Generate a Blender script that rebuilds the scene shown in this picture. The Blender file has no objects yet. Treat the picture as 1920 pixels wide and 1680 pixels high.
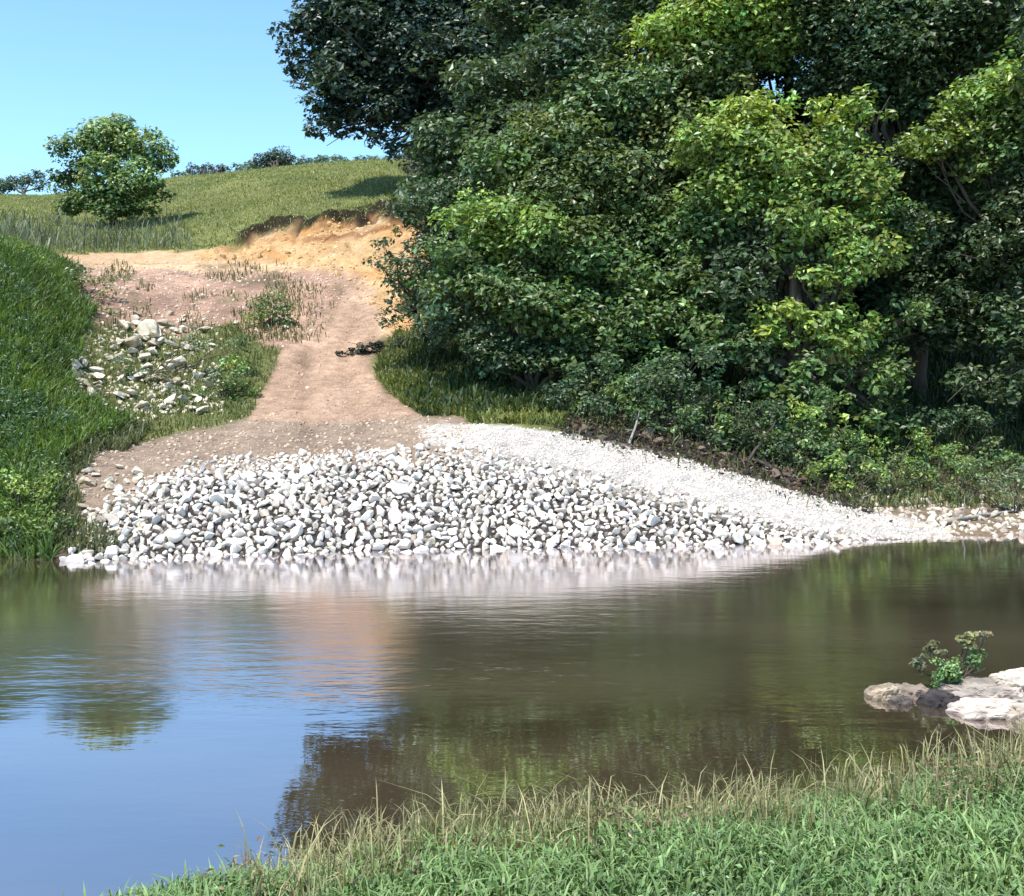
import bpy, math, random
import numpy as np
from mathutils import Vector
R = math.radians
rng = np.random.default_rng(7)
random.seed(7)
SC = bpy.context.scene
COL = SC.collection

# ------------------------------------------------------------------ camera
F, CX, HY, CAMZ = 2000.0, 960.0, 700.0, 4.62      # focal in photo pixels, horizon row, eye height over the water
cam_d = bpy.data.cameras.new('camera')
cam = bpy.data.objects.new('camera', cam_d); COL.objects.link(cam)
cam.location = (0, 0, CAMZ); cam.rotation_euler = (R(90), 0, 0)
cam_d.sensor_fit = 'HORIZONTAL'; cam_d.sensor_width = 36
cam_d.lens = 36 * F / 1920
cam_d.shift_y = -(840 - HY) / 1920
cam_d.clip_start = 0.1; cam_d.clip_end = 3000
SC.camera = cam

# ------------------------------------------------------------------ sky, sun, exposure
SUN = np.array([-0.27, -0.36, 0.89]); SUN = SUN / np.linalg.norm(SUN)
w = bpy.data.worlds.new('World'); SC.world = w; w.use_nodes = True
nt = w.node_tree; nt.nodes.clear()
sky = nt.nodes.new('ShaderNodeTexSky'); sky.sky_type = 'NISHITA'; sky.sun_disc = False
sky.sun_elevation = math.asin(SUN[2]); sky.sun_rotation = math.atan2(SUN[0], SUN[1])
sky.altitude = 200; sky.air_density = 1.0; sky.dust_density = 0.6; sky.ozone_density = 2.0
bg = nt.nodes.new('ShaderNodeBackground'); bg.inputs['Strength'].default_value = 0.15
out = nt.nodes.new('ShaderNodeOutputWorld')
tint = nt.nodes.new('ShaderNodeMix'); tint.data_type = 'RGBA'; tint.blend_type = 'MULTIPLY'; tint.inputs[0].default_value = 1
tint.inputs[7].default_value = (0.98, 1.25, 1.30, 1)
nt.links.new(sky.outputs[0], tint.inputs[6]); nt.links.new(tint.outputs[2], bg.inputs[0]); nt.links.new(bg.outputs[0], out.inputs[0])
sd = bpy.data.lights.new('sun', 'SUN'); sd.energy = 4.6; sd.angle = R(0.5); sd.color = (1.0, 0.95, 0.87)
sun = bpy.data.objects.new('sun', sd); COL.objects.link(sun)
sun.rotation_euler = Vector(-SUN).to_track_quat('-Z', 'Y').to_euler()
SC.view_settings.view_transform = 'Standard'; SC.view_settings.look = 'None'
SC.view_settings.gamma = 1; SC.view_settings.exposure = 0.58
SC.cycles.max_bounces = 6; SC.cycles.transparent_max_bounces = 4
SC.cycles.diffuse_bounces = 2; SC.cycles.glossy_bounces = 2; SC.cycles.transmission_bounces = 3

# ------------------------------------------------------------------ helpers
def tag(o, label=None, cat=None, group=None, kind=None):
    if label: o['label'] = label
    if cat: o['category'] = cat
    if group: o['group'] = group
    if kind: o['kind'] = kind
    return o

def empty(name, loc):
    o = bpy.data.objects.new(name, None); COL.objects.link(o)
    o.location = loc; o.empty_display_size = 0.2
    return o

def mesh_data(name, v, tris=None, quads=None, col=None, smooth=False):
    me = bpy.data.meshes.new(name)
    v = np.asarray(v, np.float32)
    loops, tot = [], []
    if quads is not None and len(quads):
        quads = np.asarray(quads, np.int32); loops.append(quads.ravel()); tot.append(np.full(len(quads), 4, np.int32))
    if tris is not None and len(tris):
        tris = np.asarray(tris, np.int32); loops.append(tris.ravel()); tot.append(np.full(len(tris), 3, np.int32))
    loops = np.concatenate(loops); tot = np.concatenate(tot)
    me.vertices.add(len(v)); me.vertices.foreach_set('co', v.ravel())
    me.loops.add(len(loops)); me.loops.foreach_set('vertex_index', loops)
    me.polygons.add(len(tot))
    st = np.zeros(len(tot), np.int32); st[1:] = np.cumsum(tot)[:-1]
    me.polygons.foreach_set('loop_start', st)
    try: me.polygons.foreach_set('loop_total', tot)
    except Exception: pass
    me.update(calc_edges=True)
    if smooth: me.polygons.foreach_set('use_smooth', np.ones(len(tot), bool))
    else: me.polygons.foreach_set('use_smooth', np.zeros(len(tot), bool))
    if col is not None:
        c = np.ones((len(v), 4), np.float32); c[:, :3] = col
        a = me.color_attributes.new('Col', 'FLOAT_COLOR', 'POINT'); a.data.foreach_set('color', c.ravel())
    me.validate()
    return me

def link(name, me, mat, parent=None, loc=None):
    o = bpy.data.objects.new(name, me); COL.objects.link(o)
    if mat and not me.materials: me.materials.append(mat)
    if parent is not None: o.parent = parent
    if loc is not None: o.location = loc
    return o

def copy_tree(o, parent=None):
    c = o.copy(); COL.objects.link(c)
    if parent is not None: c.parent = parent
    for ch in list(o.children): copy_tree(ch, c)
    return c

def hash2(ix, iy, seed):
    h = (ix.astype(np.int64) * 374761393 + iy.astype(np.int64) * 668265263 + seed * 974634777) & 0x7fffffff
    h = ((h ^ (h >> 13)) * 1274126177) & 0x7fffffff
    return ((h ^ (h >> 16)) & 0xffff) / 65535.0

def noise2(x, y, seed=0):
    x = np.asarray(x, float); y = np.asarray(y, float)
    ix = np.floor(x); iy = np.floor(y); fx = x - ix; fy = y - iy
    fx = fx * fx * (3 - 2 * fx); fy = fy * fy * (3 - 2 * fy)
    ix = ix.astype(int); iy = iy.astype(int)
    a = hash2(ix, iy, seed); b = hash2(ix + 1, iy, seed); c = hash2(ix, iy + 1, seed); d = hash2(ix + 1, iy + 1, seed)
    return (a * (1 - fx) + b * fx) * (1 - fy) + (c * (1 - fx) + d * fx) * fy

def fbm(x, y, seed=0, oct=4):
    s = 0; a = 0.5; t = 0
    for k in range(oct):
        s = s + a * noise2(x * 2 ** k, y * 2 ** k, seed + k); t += a; a *= 0.5
    return s / t - 0.5

def inside(px, py, poly):
    px = np.asarray(px); py = np.asarray(py); r = np.zeros(px.shape, bool)
    n = len(poly)
    for i in range(n):
        x0, y0 = poly[i]; x1, y1 = poly[(i + 1) % n]
        if y0 == y1: continue
        c = ((y0 > py) != (y1 > py)) & (px < (x1 - x0) * (py - y0) / (y1 - y0) + x0)
        r ^= c
    return r

def P(px, py, Y):                                     # a photo pixel at distance Y, in metres
    return np.array([(px - CX) / F * Y, Y, CAMZ + (HY - py) / F * Y])

# ------------------------------------------------------------------ materials
def newmat(name):
    m = bpy.data.materials.new(name); m.use_nodes = True
    n = m.node_tree; n.nodes.clear()
    o = n.nodes.new('ShaderNodeOutputMaterial'); b = n.nodes.new('ShaderNodeBsdfPrincipled')
    n.links.new(b.outputs[0], o.inputs[0])
    return m, n, b, o

def N(n, t, **kw):
    x = n.nodes.new(t)
    for k, v in kw.items():
        if k in x.inputs.keys(): x.inputs[k].default_value = v
        else: setattr(x, k, v)
    return x

def noise_tex(n, scale, detail=4, rough=0.6, coord='Object', vec_scale=None):
    tc = N(n, 'ShaderNodeTexCoord'); t = N(n, 'ShaderNodeTexNoise', Scale=scale, Detail=detail, Roughness=rough)
    src = tc.outputs[coord]
    if vec_scale:
        mp = N(n, 'ShaderNodeMapping'); mp.inputs['Scale'].default_value = vec_scale
        n.links.new(src, mp.inputs[0]); src = mp.outputs[0]
    n.links.new(src, t.inputs['Vector'])
    return t

def ramp(n, src, stops):
    r = n.nodes.new('ShaderNodeValToRGB'); e = r.color_ramp.elements
    while len(e) < len(stops): e.new(0.5)
    for k, (p, c) in enumerate(stops):
        e[k].position = p; e[k].color = c if len(c) == 4 else (*c, 1)
    n.links.new(src, r.inputs[0]); return r

def mul(n, a, b, fac=1.0):
    m = n.nodes.new('ShaderNodeMix'); m.data_type = 'RGBA'; m.blend_type = 'MULTIPLY'
    m.inputs[0].default_value = fac
    n.links.new(a, m.inputs[6]); n.links.new(b, m.inputs[7]); return m.outputs[2]

def ground_material(name):
    m, n, b, o = newmat(name)
    at = N(n, 'ShaderNodeAttribute', attribute_name='Col')
    t1 = noise_tex(n, 2.2, 6, 0.7); t2 = noise_tex(n, 14, 4, 0.7)
    r1 = ramp(n, t1.outputs[0], [(0.3, (0.62, 0.6, 0.58)), (0.7, (1.25, 1.22, 1.2))])
    r2 = ramp(n, t2.outputs[0], [(0.3, (0.7, 0.68, 0.66)), (0.72, (1.22, 1.22, 1.22))])
    c = mul(n, mul(n, at.outputs[0], r1.outputs[0]), r2.outputs[0])
    t3 = noise_tex(n, 45, 3, 0.7); r3 = ramp(n, t3.outputs[0], [(0.34, (0.62, 0.6, 0.58)), (0.5, (1, 1, 1)), (0.68, (1.25, 1.23, 1.2))])
    c = mul(n, c, r3.outputs[0])
    n.links.new(c, b.inputs['Base Color']); b.inputs['Roughness'].default_value = 0.95
    b.inputs['Specular IOR Level'].default_value = 0.15
    bp = N(n, 'ShaderNodeBump', Strength=0.8, Distance=0.12); n.links.new(t2.outputs[0], bp.inputs['Height'])
    n.links.new(bp.outputs[0], b.inputs['Normal'])
    return m

def leaf_material(name, trans=0.3, rough=0.45, spec=0.5):
    m, n, b, o = newmat(name)
    at = N(n, 'ShaderNodeAttribute', attribute_name='Col')
    n.links.new(at.outputs[0], b.inputs['Base Color'])
    b.inputs['Roughness'].default_value = rough; b.inputs['Specular IOR Level'].default_value = spec
    t = N(n, 'ShaderNodeBsdfTranslucent')
    mm = n.nodes.new('ShaderNodeMix'); mm.data_type = 'RGBA'; mm.blend_type = 'MULTIPLY'; mm.inputs[0].default_value = 1
    n.links.new(at.outputs[0], mm.inputs[6]); mm.inputs[7].default_value = (1.5, 1.45, 0.55, 1)
    n.links.new(mm.outputs[2], t.inputs[0])
    mx = N(n, 'ShaderNodeMixShader'); mx.inputs[0].default_value = trans
    n.links.new(b.outputs[0], mx.inputs[1]); n.links.new(t.outputs[0], mx.inputs[2]); n.links.new(mx.outputs[0], o.inputs[0])
    return m

def bark_material(name, c0, c1):
    m, n, b, o = newmat(name)
    t = noise_tex(n, 9, 6, 0.7, vec_scale=(1, 1, 0.25))
    r = ramp(n, t.outputs[0], [(0.3, c0), (0.7, c1)])
    n.links.new(r.outputs[0], b.inputs['Base Color']); b.inputs['Roughness'].default_value = 0.9
    bp = N(n, 'ShaderNodeBump', Strength=0.8, Distance=0.05); n.links.new(t.outputs[0], bp.inputs['Height'])
    n.links.new(bp.outputs[0], b.inputs['Normal'])
    return m

def stone_material(name, dark, mid, light):
    m, n, b, o = newmat(name)
    oi = N(n, 'ShaderNodeObjectInfo')
    tc = N(n, 'ShaderNodeTexCoord'); t = N(n, 'ShaderNodeTexNoise', Scale=3.0, Detail=7, Roughness=0.7)
    geo = N(n, 'ShaderNodeNewGeometry'); n.links.new(geo.outputs['Position'], t.inputs['Vector'])
    r = ramp(n, t.outputs[0], [(0.25, dark), (0.45, mid), (0.7, light)])
    rr = ramp(n, oi.outputs['Random'], [(0.0, (0.62, 0.54, 0.46)), (0.22, (0.98, 0.95, 0.91)), (0.8, (1.06, 1.03, 0.99)), (1.0, (0.72, 0.70, 0.70))])
    at = N(n, 'ShaderNodeAttribute', attribute_name='Col')
    c = mul(n, mul(n, r.outputs[0], rr.outputs[0]), at.outputs[0])
    n.links.new(c, b.inputs['Base Color']); b.inputs['Roughness'].default_value = 0.85
    b.inputs['Specular IOR Level'].default_value = 0.3
    bp = N(n, 'ShaderNodeBump', Strength=0.5, Distance=0.025)
    t2 = N(n, 'ShaderNodeTexNoise', Scale=16.0, Detail=5, Roughness=0.7); n.links.new(geo.outputs['Position'], t2.inputs['Vector'])
    n.links.new(t2.outputs[0], bp.inputs['Height']); n.links.new(bp.outputs[0], b.inputs['Normal'])
    return m

M_ground = ground_material('ground')
M_leaf = leaf_material('leaves', 0.28, 0.42, 0.55)
M_grass = leaf_material('grass_blades', 0.25, 0.5, 0.4)
M_bark = bark_material('bark', (0.025, 0.02, 0.016), (0.10, 0.08, 0.06))
M_pale_wood = bark_material('weathered_wood', (0.16, 0.14, 0.12), (0.42, 0.38, 0.34))
M_stone = stone_material('limestone', (0.50, 0.45, 0.42), (0.72, 0.68, 0.63), (0.85, 0.82, 0.77))
M_boulder = stone_material('weathered_boulder', (0.22, 0.18, 0.12), (0.54, 0.49, 0.39), (0.78, 0.74, 0.64))

# ------------------------------------------------------------------ far bank terrain
S = [1, 2.5, 4.5, 6, 8, 10, 14, 20, 28, 32, 36, 38, 46, 60, 80, 110]
def z_(v): return ('z', v)
T = {
 0:    (26.8, [985, 920, 840, 780, 710, 640, 530, 468, 455, 449, 442, 440, 425, 400, 378, 368]),
 150:  (26.4, [z_(.45), z_(1.0), z_(1.7), 850, 815, 785, 715, 605, 530, 506, 486, 484, 472, 432, 392, 362]),
 300:  (26.8, [z_(.5), z_(1.15), z_(1.95), 848, 820, 795, 740, 645, 548, 515, 487, 484, 468, 425, 370, 335]),
 450:  (27.3, [z_(.55), z_(1.25), z_(2.1), 832, 808, 783, 732, 648, 560, 520, 488, 474, 450, 392, 335, 318]),
 600:  (27.7, [z_(.6), z_(1.3), z_(2.2), 828, 806, 782, 728, 645, 568, 515, 465, 432, 408, 358, 318, 308]),
 750:  (28.0, [z_(.6), z_(1.35), z_(2.25), 822, 800, 778, 722, 640, 560, 495, 430, 408, 390, 345, 310, 302]),
 900:  (28.2, [z_(.6), z_(1.35), z_(2.3), 815, 792, 772, 715, 635, 560, 500, 450, 430, 390, 340, 308, 300]),
 1050: (28.4, [z_(.6), z_(1.3), z_(2.1), 820, 785, 760, 712, 635, 560, 500, 450, 430, 390, 340, 308, 300]),
 1300: (28.7, [z_(.55), z_(1.15), z_(1.8), 845, 790, 765, 712, 635, 560, 500, 450, 430, 390, 340, 308, 300]),
 1600: (29.2, [z_(.25), z_(.5), z_(.75), 908, 870, 830, 750, 650, 560, 500, 450, 430, 390, 340, 308, 300]),
 1750: (29.9, [z_(.12), z_(.3), z_(.55), 925, 892, 855, 770, 660, 570, 510, 460, 440, 400, 345, 310, 302]),
 1920: (30.4, [z_(.2), z_(.4), z_(.6), 912, 882, 850, 775, 670, 580, 520, 470, 450, 410, 350, 312, 305]),
}
T[-400] = T[0]; T[-1600] = T[0]; T[3600] = T[1920]
pxs = np.array(sorted(T)); sh_k = np.array([T[p][0] for p in pxs])
PXG = np.concatenate([np.arange(-1600, -100, 30), np.arange(-100, 2020, 7), np.arange(2020, 3600, 30)]).astype(float)
SG = np.concatenate([np.arange(-10, -1, .5), np.arange(-1, 8, .13), np.arange(8, 50, .3), np.arange(50, 112, 1.0), np.array([115, 125, 150, 200, 300, 500, 900.])])
def shore(px): return np.interp(px, pxs, sh_k) + 0.35 * (noise2(np.asarray(px, float) / 60, np.zeros_like(np.asarray(px, float)), 3) - .5)
prof = []
for p in pxs:
    s0, vals = T[p]; ss = [-10, -4, -1, 0]; zz = [-1.6, -1.1, -0.35, 0]
    for s, v in zip(S, vals):
        ss.append(s); zz.append(v[1] if isinstance(v, tuple) else CAMZ + (HY - v) / F * (s0 + s))
    ss += [125, 200, 900]; zz += [zz[-1] + .2, zz[-1] - 4, zz[-1] - 30]
    z = np.interp(SG, ss, zz)
    prof.append(z)
prof = np.array(prof)
ZG = np.empty((len(PXG), len(SG)))
for j in range(len(SG)): ZG[:, j] = np.interp(PXG, pxs, prof[:, j])
def blur(A, k, ax):
    B = A.copy()
    for _ in range(k):
        C = np.pad(B, [(1, 1) if a == ax else (0, 0) for a in (0, 1)], mode='edge')
        B = (C.take(range(0, A.shape[ax]), ax) + 2 * B + C.take(range(2, A.shape[ax] + 2), ax)) / 4
    return B
ZG = blur(blur(ZG, 60, 0), 10, 1)
PXM, SM = np.meshgrid(PXG, SG, indexing='ij')
YM = shore(PXM) + SM; XM = (PXM - CX) / F * YM
amp = np.clip(SM, 0, 6) / 6
ZG = ZG + amp * (0.9 * fbm(XM / 7, YM / 7, 11) + 0.35 * fbm(XM / 1.6, YM / 1.6, 21)) + 0.07 * fbm(XM / .42, YM / .42, 31) * np.clip(SM + 1, 0, 1)
# eroded lip of the clay cutting and the undercut bank under the trees
PYM = HY - (ZG - CAMZ) / YM * F
def smooth(a, b, x): t = np.clip((x - a) / (b - a), 0, 1); return t * t * (3 - 2 * t)
jp = PXM + 26 * fbm(XM / 1.5, YM / 1.5, 41); jq = PYM + 16 * fbm(XM / 1.5, YM / 1.5, 51)
Z_CLAY = [(370, 478), (460, 455), (520, 432), (600, 424), (700, 402), (800, 415), (800, 650), (715, 640), (670, 560), (620, 505), (500, 492), (370, 490)]
Z_STRIP = [(100, 478), (380, 470), (560, 465), (640, 500), (560, 512), (120, 502)]
Z_DIRT = [(120, 495), (640, 495), (650, 555), (545, 650), (480, 640), (430, 600), (330, 630), (190, 610), (140, 560)]
Z_PATH = [(625, 500), (690, 520), (720, 600), (695, 680), (730, 740), (820, 800), (450, 805), (500, 730), (525, 660), (590, 600), (640, 550)]
Z_TOP = [(120, 860), (280, 822), (450, 790), (860, 782), (920, 830), (1000, 885), (860, 900), (350, 925), (280, 1040), (120, 1045)]
Z_WHITE = [(785, 800), (900, 795), (1050, 812), (1150, 832), (1290, 862), (1400, 893), (1600, 952), (1760, 988), (1790, 1012), (1560, 1012), (1300, 940), (1100, 885), (950, 850), (800, 832)]
Z_RIP = [(120, 1060), (135, 1000), (200, 975), (265, 935), (340, 895), (500, 885), (850, 862), (960, 872), (1100, 900), (1300, 935), (1500, 985), (1640, 1012), (1640, 1080), (120, 1090)]
Z_UNDER = [(1020, 740), (1300, 740), (1500, 800), (1640, 900), (1640, 962), (1400, 893), (1290, 862), (1150, 832), (1050, 812)]
Z_FLOOR = [(700, 640), (2600, 640), (2600, 900), (1920, 900), (1640, 880), (1300, 760), (1040, 735), (760, 720)]
Z_LOW = [(1580, 880), (1700, 880), (1930, 900), (2600, 900), (2600, 1020), (1760, 1015), (1620, 955)]
PC = np.empty(PXM.shape + (3,)); g = fbm(XM / 4, YM / 4, 61)[..., None]
PC[:] = np.array([.16, .18, .065]) * (1 + .8 * g) + np.array([.05, .03, .01]) * np.clip(g * 2, 0, 1)
zone = np.zeros(PXM.shape, int)
front = SM < 48
def paint(poly, c, k=None, soft=0.0, cond=True):
    m = inside(jp, jq, poly) & front & cond
    PC[m] = c
    if k is not None: zone[m] = k
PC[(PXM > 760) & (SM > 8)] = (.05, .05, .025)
PC[(SM < 3) & (SM > -.2)] = (.12, .10, .06); PC[SM <= -.2] = (.16, .125, .075)
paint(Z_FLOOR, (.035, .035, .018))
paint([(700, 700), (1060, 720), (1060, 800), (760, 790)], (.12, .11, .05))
paint(Z_LOW, (.24, .19, .13)); paint(Z_UNDER, (.040, .028, .022))  # undercut soil darkened to read as a shaded bank
paint(Z_DIRT, (.44, .29, .215)); paint(Z_STRIP, (.62, .43, .26))
paint(Z_CLAY, (.56, .37, .19), 2); paint(Z_PATH, (.52, .36, .26), 1)
paint(Z_TOP, (.34, .26, .20)); paint(Z_RIP, (.065, .056, .05)); paint([(840, 850), (960, 850), (1100, 870), (1300, 925), (1520, 985), (1640, 1015), (1500, 1005), (1300, 960), (1100, 915), (900, 885)], (.42, .39, .35)); paint(Z_WHITE, (.56, .53, .50), 3)  # riprap ground is mud coloured darker for shade between the rocks
zone[inside(PXM, PYM, Z_TOP) & front & (PXM > 430)] = np.where(zone[inside(PXM, PYM, Z_TOP) & front & (PXM > 430)] == 3, 3, 1)
dm = inside(PXM, PYM, Z_DIRT) & front
mo = fbm(XM / 1.3, YM / 2.2, 87); PC[dm] *= (1 + 1.1 * mo[dm])[:, None]
gm = dm & (fbm(XM / 1.8, YM / 2.5, 89) > .13); PC[gm] = PC[gm] * .45 + np.array([.10, .11, .05]) * .5
# red streaks in the clay
cl = zone == 2
PC[cl] = PC[cl] * (1 + .9 * fbm(XM[cl] / 2.5, ZG[cl] / .7, 71)[:, None]) + np.array([.04, -.05, -.06]) * np.clip(fbm(XM[cl] / 3, ZG[cl] / .5, 73) * 5, 0, 1)[:, None] + np.array([.16, .17, .14]) * np.clip(fbm(XM[cl] / 1.5, ZG[cl] / .6, 74) * 5 - .2, 0, 1)[:, None]
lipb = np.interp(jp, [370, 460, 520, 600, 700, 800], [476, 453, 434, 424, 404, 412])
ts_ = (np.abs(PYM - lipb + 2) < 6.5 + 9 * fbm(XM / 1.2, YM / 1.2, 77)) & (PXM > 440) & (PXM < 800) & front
PC[ts_] = (.028, .018, .012)  # dark topsoil line with the sod overhang's shade painted in
rs_ = (np.abs(PYM - np.interp(PXM, [520, 560, 620, 740], [440, 452, 446, 425])) < 3.5 + 8 * fbm(XM / .8, ZG / .3, 79)) & (PXM > 530) & (PXM < 760) & front
PC[rs_] = (.20, .075, .03)
pa = zone == 1
pcx = np.interp(PYM, [500, 560, 600, 660, 740, 800], [655, 655, 645, 610, 615, 640]); pw = np.interp(PYM, [500, 600, 800], [45, 80, 180])
rt = np.exp(-(((PXM - pcx) / pw - .28 - .1 * fbm(YM / 4, YM * 0, 97)) / .10) ** 2) + np.exp(-(((PXM - pcx) / pw + .28 - .1 * fbm(YM / 4, YM * 0, 98)) / .10) ** 2)
rt = rt * pa * (PYM > 505)
ZG = ZG - .10 * rt
PC[pa] *= (1 + .55 * fbm(XM[pa] / .9, YM[pa] / 3, 75) + .35 * fbm(XM[pa] / 3.5, YM[pa] / 5, 76) - .16 * rt[pa])[:, None]
PC = np.clip(PC, .01, .9)
for _ in range(1):
    for k in range(3): PC[..., k] = blur(blur(PC[..., k], 1, 0), 1, 1)
# broken lip: ledges along the top of the cutting
lipm = (smooth(385, 470, PXM) * (1 - smooth(760, 800, PXM)))
lip_y = np.interp(PXM, [360, 460, 520, 600, 700, 800], [476, 453, 434, 424, 404, 412])
d = PYM - lip_y
ZG += lipm * front * (0.55 * np.exp(-((d + 3) / 7) ** 2) - 0.45 * np.exp(-((d - 9) / 6) ** 2)) * (.6 + 1.3 * noise2(XM / .8, YM / .8, 81))
ZG += 0.7 * fbm(XM / .7, ZG / .4, 83) * cl
def surf(px, s):                                     # terrain point(s) by column and distance from the waterline
    px = np.asarray(px, float); s = np.asarray(s, float)
    i = np.interp(px, PXG, np.arange(len(PXG))); j = np.interp(s, SG, np.arange(len(SG)))
    i0 = np.clip(i.astype(int), 0, len(PXG) - 2); j0 = np.clip(j.astype(int), 0, len(SG) - 2); fi = i - i0; fj = j - j0
    z = (ZG[i0, j0] * (1 - fi) + ZG[i0 + 1, j0] * fi) * (1 - fj) + (ZG[i0, j0 + 1] * (1 - fi) + ZG[i0 + 1, j0 + 1] * fi) * fj
    Y = shore(px) + s
    return np.stack([(px - CX) / F * Y, Y, z], -1)
def proj(p): return CX + F * p[..., 0] / p[..., 1], HY - F * (p[..., 2] - CAMZ) / p[..., 1]
_ss = np.concatenate([np.arange(-1, 50, .1), np.arange(50, 112, .5)])
def ground_at(px, py):                               # first terrain point seen through that pixel
    p = surf(np.full(len(_ss), float(px)), _ss); q = proj(p)[1]
    k = np.nonzero(q <= py)[0]
    return p[k[0]] if len(k) else p[-1]
nI, nJ = PXM.shape
idx = np.arange(nI * nJ).reshape(nI, nJ)
Q = np.stack([idx[:-1, :-1], idx[1:, :-1], idx[1:, 1:], idx[:-1, 1:]], -1).reshape(-1, 4)
qz = zone[:-1, :-1].ravel()
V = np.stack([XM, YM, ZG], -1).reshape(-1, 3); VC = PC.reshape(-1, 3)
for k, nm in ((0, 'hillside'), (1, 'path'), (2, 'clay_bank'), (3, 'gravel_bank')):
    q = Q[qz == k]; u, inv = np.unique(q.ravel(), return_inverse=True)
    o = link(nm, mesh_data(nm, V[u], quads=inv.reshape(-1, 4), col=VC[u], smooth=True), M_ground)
    tag(o, kind='structure')

# ------------------------------------------------------------------ river
m, n, b, o = newmat('river_water')
n.nodes.remove(b)
df = N(n, 'ShaderNodeBsdfDiffuse'); gl = N(n, 'ShaderNodeBsdfGlossy', Roughness=0.02)
gl.inputs['Color'].default_value = (0.98, 0.93, 0.975, 1)
tm = noise_tex(n, 0.12, 3, 0.5, vec_scale=(1, 2.5, 1))
rc = ramp(n, tm.outputs[0], [(0.35, (0.048, 0.034, 0.018)), (0.65, (0.100, 0.074, 0.044))])
n.links.new(rc.outputs[0], df.inputs[0])
t1 = noise_tex(n, 1.0, 3, 0.55, vec_scale=(0.9, 3.0, 1))
t2 = noise_tex(n, 1.0, 2, 0.5, vec_scale=(4.0, 9.0, 1))
t3 = noise_tex(n, 0.09, 2, 0.5, vec_scale=(1, 2.6, 1))
gp_ = N(n, 'ShaderNodeNewGeometry'); sx = N(n, 'ShaderNodeSeparateXYZ'); n.links.new(gp_.outputs['Position'], sx.inputs[0])
ya = N(n, 'ShaderNodeMapRange'); ya.inputs['From Min'].default_value = 0; ya.inputs['From Max'].default_value = 32; n.links.new(sx.outputs[1], ya.inputs['Value'])
yr = ramp(n, ya.outputs[0], [(0.40, (0.05,) * 3), (0.455, (0.12,) * 3), (0.49, (.34,) * 3), (0.57, (.26,) * 3), (0.67, (.13,) * 3), (0.90, (.07,) * 3)])
r3 = ramp(n, t3.outputs[0], [(0.36, (0.45,) * 3), (0.64, (1.0,) * 3)])
rpm = N(n, 'ShaderNodeMath', operation='MULTIPLY'); n.links.new(yr.outputs[0], rpm.inputs[0]); n.links.new(r3.outputs[0], rpm.inputs[1]); rp = rpm
ad = N(n, 'ShaderNodeMath', operation='MULTIPLY_ADD'); n.links.new(t2.outputs[0], ad.inputs[0]); ad.inputs[1].default_value = 0.22
n.links.new(t1.outputs[0], ad.inputs[2])
bp = N(n, 'ShaderNodeBump', Distance=0.055); n.links.new(ad.outputs[0], bp.inputs['Height']); n.links.new(rp.outputs[0], bp.inputs['Strength'])
fr = N(n, 'ShaderNodeFresnel', IOR=1.95); n.links.new(bp.outputs[0], fr.inputs['Normal'])
n.links.new(bp.outputs[0], gl.inputs['Normal'])
rg = ramp(n, ya.outputs[0], [(0.42, (0.02,) * 3), (0.50, (0.12,) * 3), (0.60, (0.14,) * 3), (0.70, (0.11,) * 3), (0.84, (0.075,) * 3)]); n.links.new(rg.outputs[0], gl.inputs['Roughness'])
fm = N(n, 'ShaderNodeMath', operation='MULTIPLY_ADD', use_clamp=True); fm.inputs[1].default_value = 0.95; fm.inputs[2].default_value = 0.37; n.links.new(fr.outputs[0], fm.inputs[0])
mx = N(n, 'ShaderNodeMixShader'); n.links.new(fm.outputs[0], mx.inputs[0]); n.links.new(df.outputs[0], mx.inputs[1]); n.links.new(gl.outputs[0], mx.inputs[2])
n.links.new(mx.outputs[0], o.inputs[0]); M_water = m
o = link('water', mesh_data('water', [(-300, -60, 0), (300, -60, 0), (300, 60, 0), (-300, 60, 0)], quads=[(0, 1, 2, 3)]), M_water)
tag(o, kind='structure')

# ------------------------------------------------------------------ near bank
NX = [-60, -14, -6, -3.4, -1.6, 0, 3, 6, 7.5, 12, 60]; NYv = [0, 2.5, 6.0, 9.0, 10.0, 10.5, 11.3, 12.7, 13.6, 16.5, 18]
def near_h(x, y):
    d = np.interp(x, NX, NYv) + .7 * fbm(x / 1.3, y * 0 + 1.7, 91) - y
    z = np.interp(d, [-6, -1.5, 0, .8, 2.5, 4.5, 8, 15, 40], [-1.2, -.5, 0, .3, .75, 1.15, 1.75, 2.9, 4.0])
    return z + np.clip(d, 0, 1) * (.25 * fbm(x / 1.2, y / 1.2, 93) + .1 * fbm(x / .3, y / .3, 95)), d
gx = np.concatenate([np.arange(-60, -10, 2.5), np.arange(-10, 14, .14), np.arange(14, 62, 2.5)]); gy = np.concatenate([np.arange(-40, 3, 2.0), np.arange(3, 20, .14)])
GX, GY = np.meshgrid(gx, gy, indexing='ij'); GZ, GD = near_h(GX, GY)
ii = np.arange(GX.size).reshape(GX.shape)
q = np.stack([ii[:-1, :-1], ii[1:, :-1], ii[1:, 1:], ii[:-1, 1:]], -1).reshape(-1, 4)
gc = np.where((GD < .9)[..., None], np.array([.16, .12, .08]), np.array([.06, .07, .03]))
o = link('near_bank', mesh_data('near_bank', np.stack([GX, GY, GZ], -1).reshape(-1, 3), quads=q, col=gc.reshape(-1, 3), smooth=True), M_ground)
tag(o, kind='structure')

# ------------------------------------------------------------------ vegetation builders
def unit(v): return v / np.maximum(np.linalg.norm(v, axis=-1, keepdims=True), 1e-9)

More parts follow.
